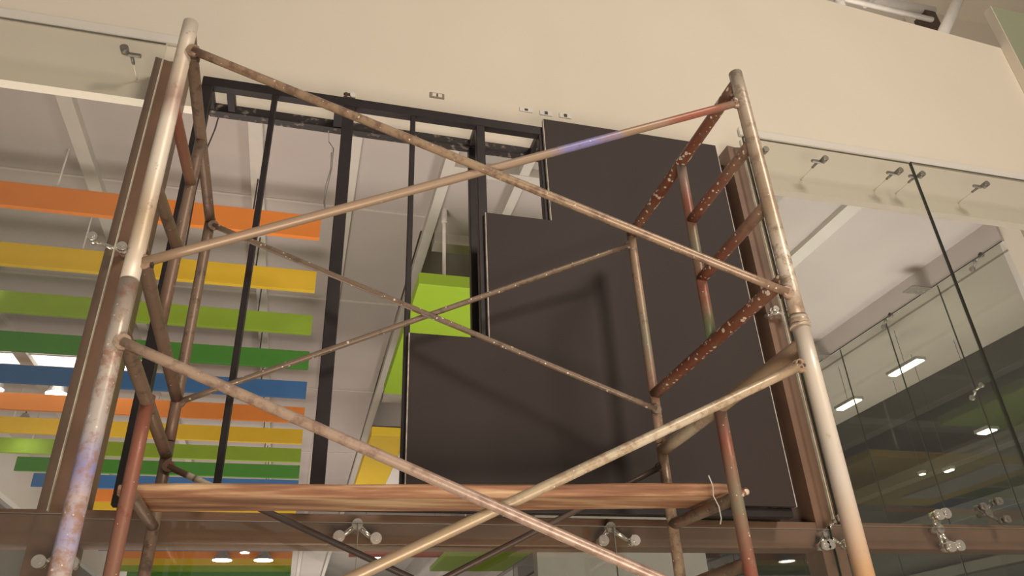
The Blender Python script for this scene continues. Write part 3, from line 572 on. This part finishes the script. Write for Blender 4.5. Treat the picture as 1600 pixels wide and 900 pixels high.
bm = bmesh.new(); box(bm, -5.65, -2.55, 12.45, 12.50, Z0-0.05, Z0-0.02); box(bm, -5.65, -5.60, 12.0, 13.0, Z0-0.05, Z0); box(bm, -2.6, -2.55, 12.0, 13.0, Z0-0.05, Z0); obj('frame', bm, M['rib'], t)
def linear_lamp(label, x, y, z, ln, wd=0.10):
    t = empty('linear_lamp', (x, y, z), label, 'lamp', 'lamps behind the dark side glass')
    obj('housing', B(x-wd*0.7, x+wd*0.7, y-ln/2-0.02, y+ln/2+0.02, z, z+0.05, bev=0.004), M['shade'], t)
    obj('diffuser', B(x-wd/2, x+wd/2, y-ln/2, y+ln/2, z-0.015, z), M['lampsoft'], t)
    obj('stem', T((x, y, z+0.05), (x, y, 6.57), 0.004, seg=6), M['darkwire'], t)
linear_lamp('long bright lamp added for a reflection in the side glass, the upper right of the two long ones', 8.75, 8.60, 5.94, 0.62, 0.13)  # added lamp in place of a streak of light reflected by the side glass
linear_lamp('long bright lamp added for a reflection in the side glass, beside the white scaffold post', 8.75, 10.0, 5.87, 0.50, 0.13)  # second reflected streak, likewise made as an added lamp
linear_lamp('small bright lamp low at the right border, behind the joint of the side glass', 10.0, 8.72, 5.03, 0.22, 0.16)
linear_lamp('short dim lamp below and left of the low right lamp', 9.7, 9.35, 4.60, 0.14, 0.06)
linear_lamp('tiny lamp deeper in the dark lobby, close to another tiny one', 10.2, 10.4, 4.85, 0.08, 0.06)

# ------------------------------------------------------------------ LOWER INTERIOR
o = struct('wall_partition', B(3.75, 6.75, 12.0, 12.2, 0, 4.6), M['midgrey'])
d = struct('door_1', B(5.42, 6.12, 11.95, 12.0, 0, 2.12), M['ceil'])
bm = bmesh.new(); box(bm, 5.36, 5.42, 11.93, 12.0, 0, 2.18); box(bm, 6.12, 6.18, 11.93, 12.0, 0, 2.18); box(bm, 5.42, 6.12, 11.93, 12.0, 2.12, 2.18); struct('door_frame', bm, M['dark'], d)
bm = bmesh.new(); tube(bm, (6.05, 11.95, 1.05), (6.05, 11.90, 1.05), 0.012, seg=8); tube(bm, (6.05, 11.90, 1.05), (5.95, 11.90, 1.05), 0.010, seg=8); struct('door_handle', bm, M['steel'], d)
# shop sign low at the far left
t = empty('shop_sign', (-3.4, 10.5, 2.6), 'white and blue hanging board low at the left border behind the lower glass', 'sign')
obj('white_field', prism(bmesh.new(), [(-4.6, 3.05), (-3.62, 2.95), (-3.50, 2.75), (-3.62, 2.3), (-4.6, 2.3)], 10.4, 10.46), M['whitepaint'], t)
obj('blue_field', prism(bmesh.new(), [(-3.50, 2.72), (-3.22, 2.70), (-3.30, 2.3), (-3.60, 2.3)], 10.4, 10.46), M['signblue'], t)

# ------------------------------------------------------------------ UPPER HALL (over the wall)
def pole(name, label, a, b, r, mm='palewire', sq=False):
    return tag(obj(name, T(a, b, r, seg=14), M[mm], None, True), label, 'beam', 'white members above the wall')
pole('roof_tube', 'thick white tube above the wall top, the upper one of two', (5.9, 6.0, 10.75), (8.84, 6.0, 10.86), 0.075)
pole('roof_tube', 'thin white tube directly over the wall top at upper right', (5.9, 5.9, 10.58), (8.60, 5.9, 10.50), 0.04)
pole('roof_post', 'slanted white post rising from behind the wall at the upper right corner', (8.45, 5.9, 9.9), (10.1, 5.9, 12.2), 0.085)
pole('roof_strut', 'short thin white strut linking the two roof tubes', (7.45, 5.95, 10.55), (7.95, 5.95, 11.0), 0.03)
pole('roof_strut', 'stubby white strut at the left end of the roof tubes', (6.98, 5.95, 10.2), (7.02, 5.95, 11.2), 0.07)
tag(obj('roof_bracket', B(8.62, 8.82, 5.95, 6.2, 10.35, 10.80, bev=0.01), M['brown_dark']), 'dark box bracket where the roof tubes meet the slanted post', 'bracket')
t = empty('cladding_box', (6.2, 3.26, 5.2), 'pale green clad box at the upper right corner in front of the wall', 'cladding')
obj('front_sheet', B(5.462, 7.4, 3.22, 3.235, 5.0, 6.856, bev=0.002), M['palegreen'], t)
obj('side_sheet', B(5.455, 5.462, 3.22, 3.298, 5.0, 6.856, bev=0.001), M['wall'], t)
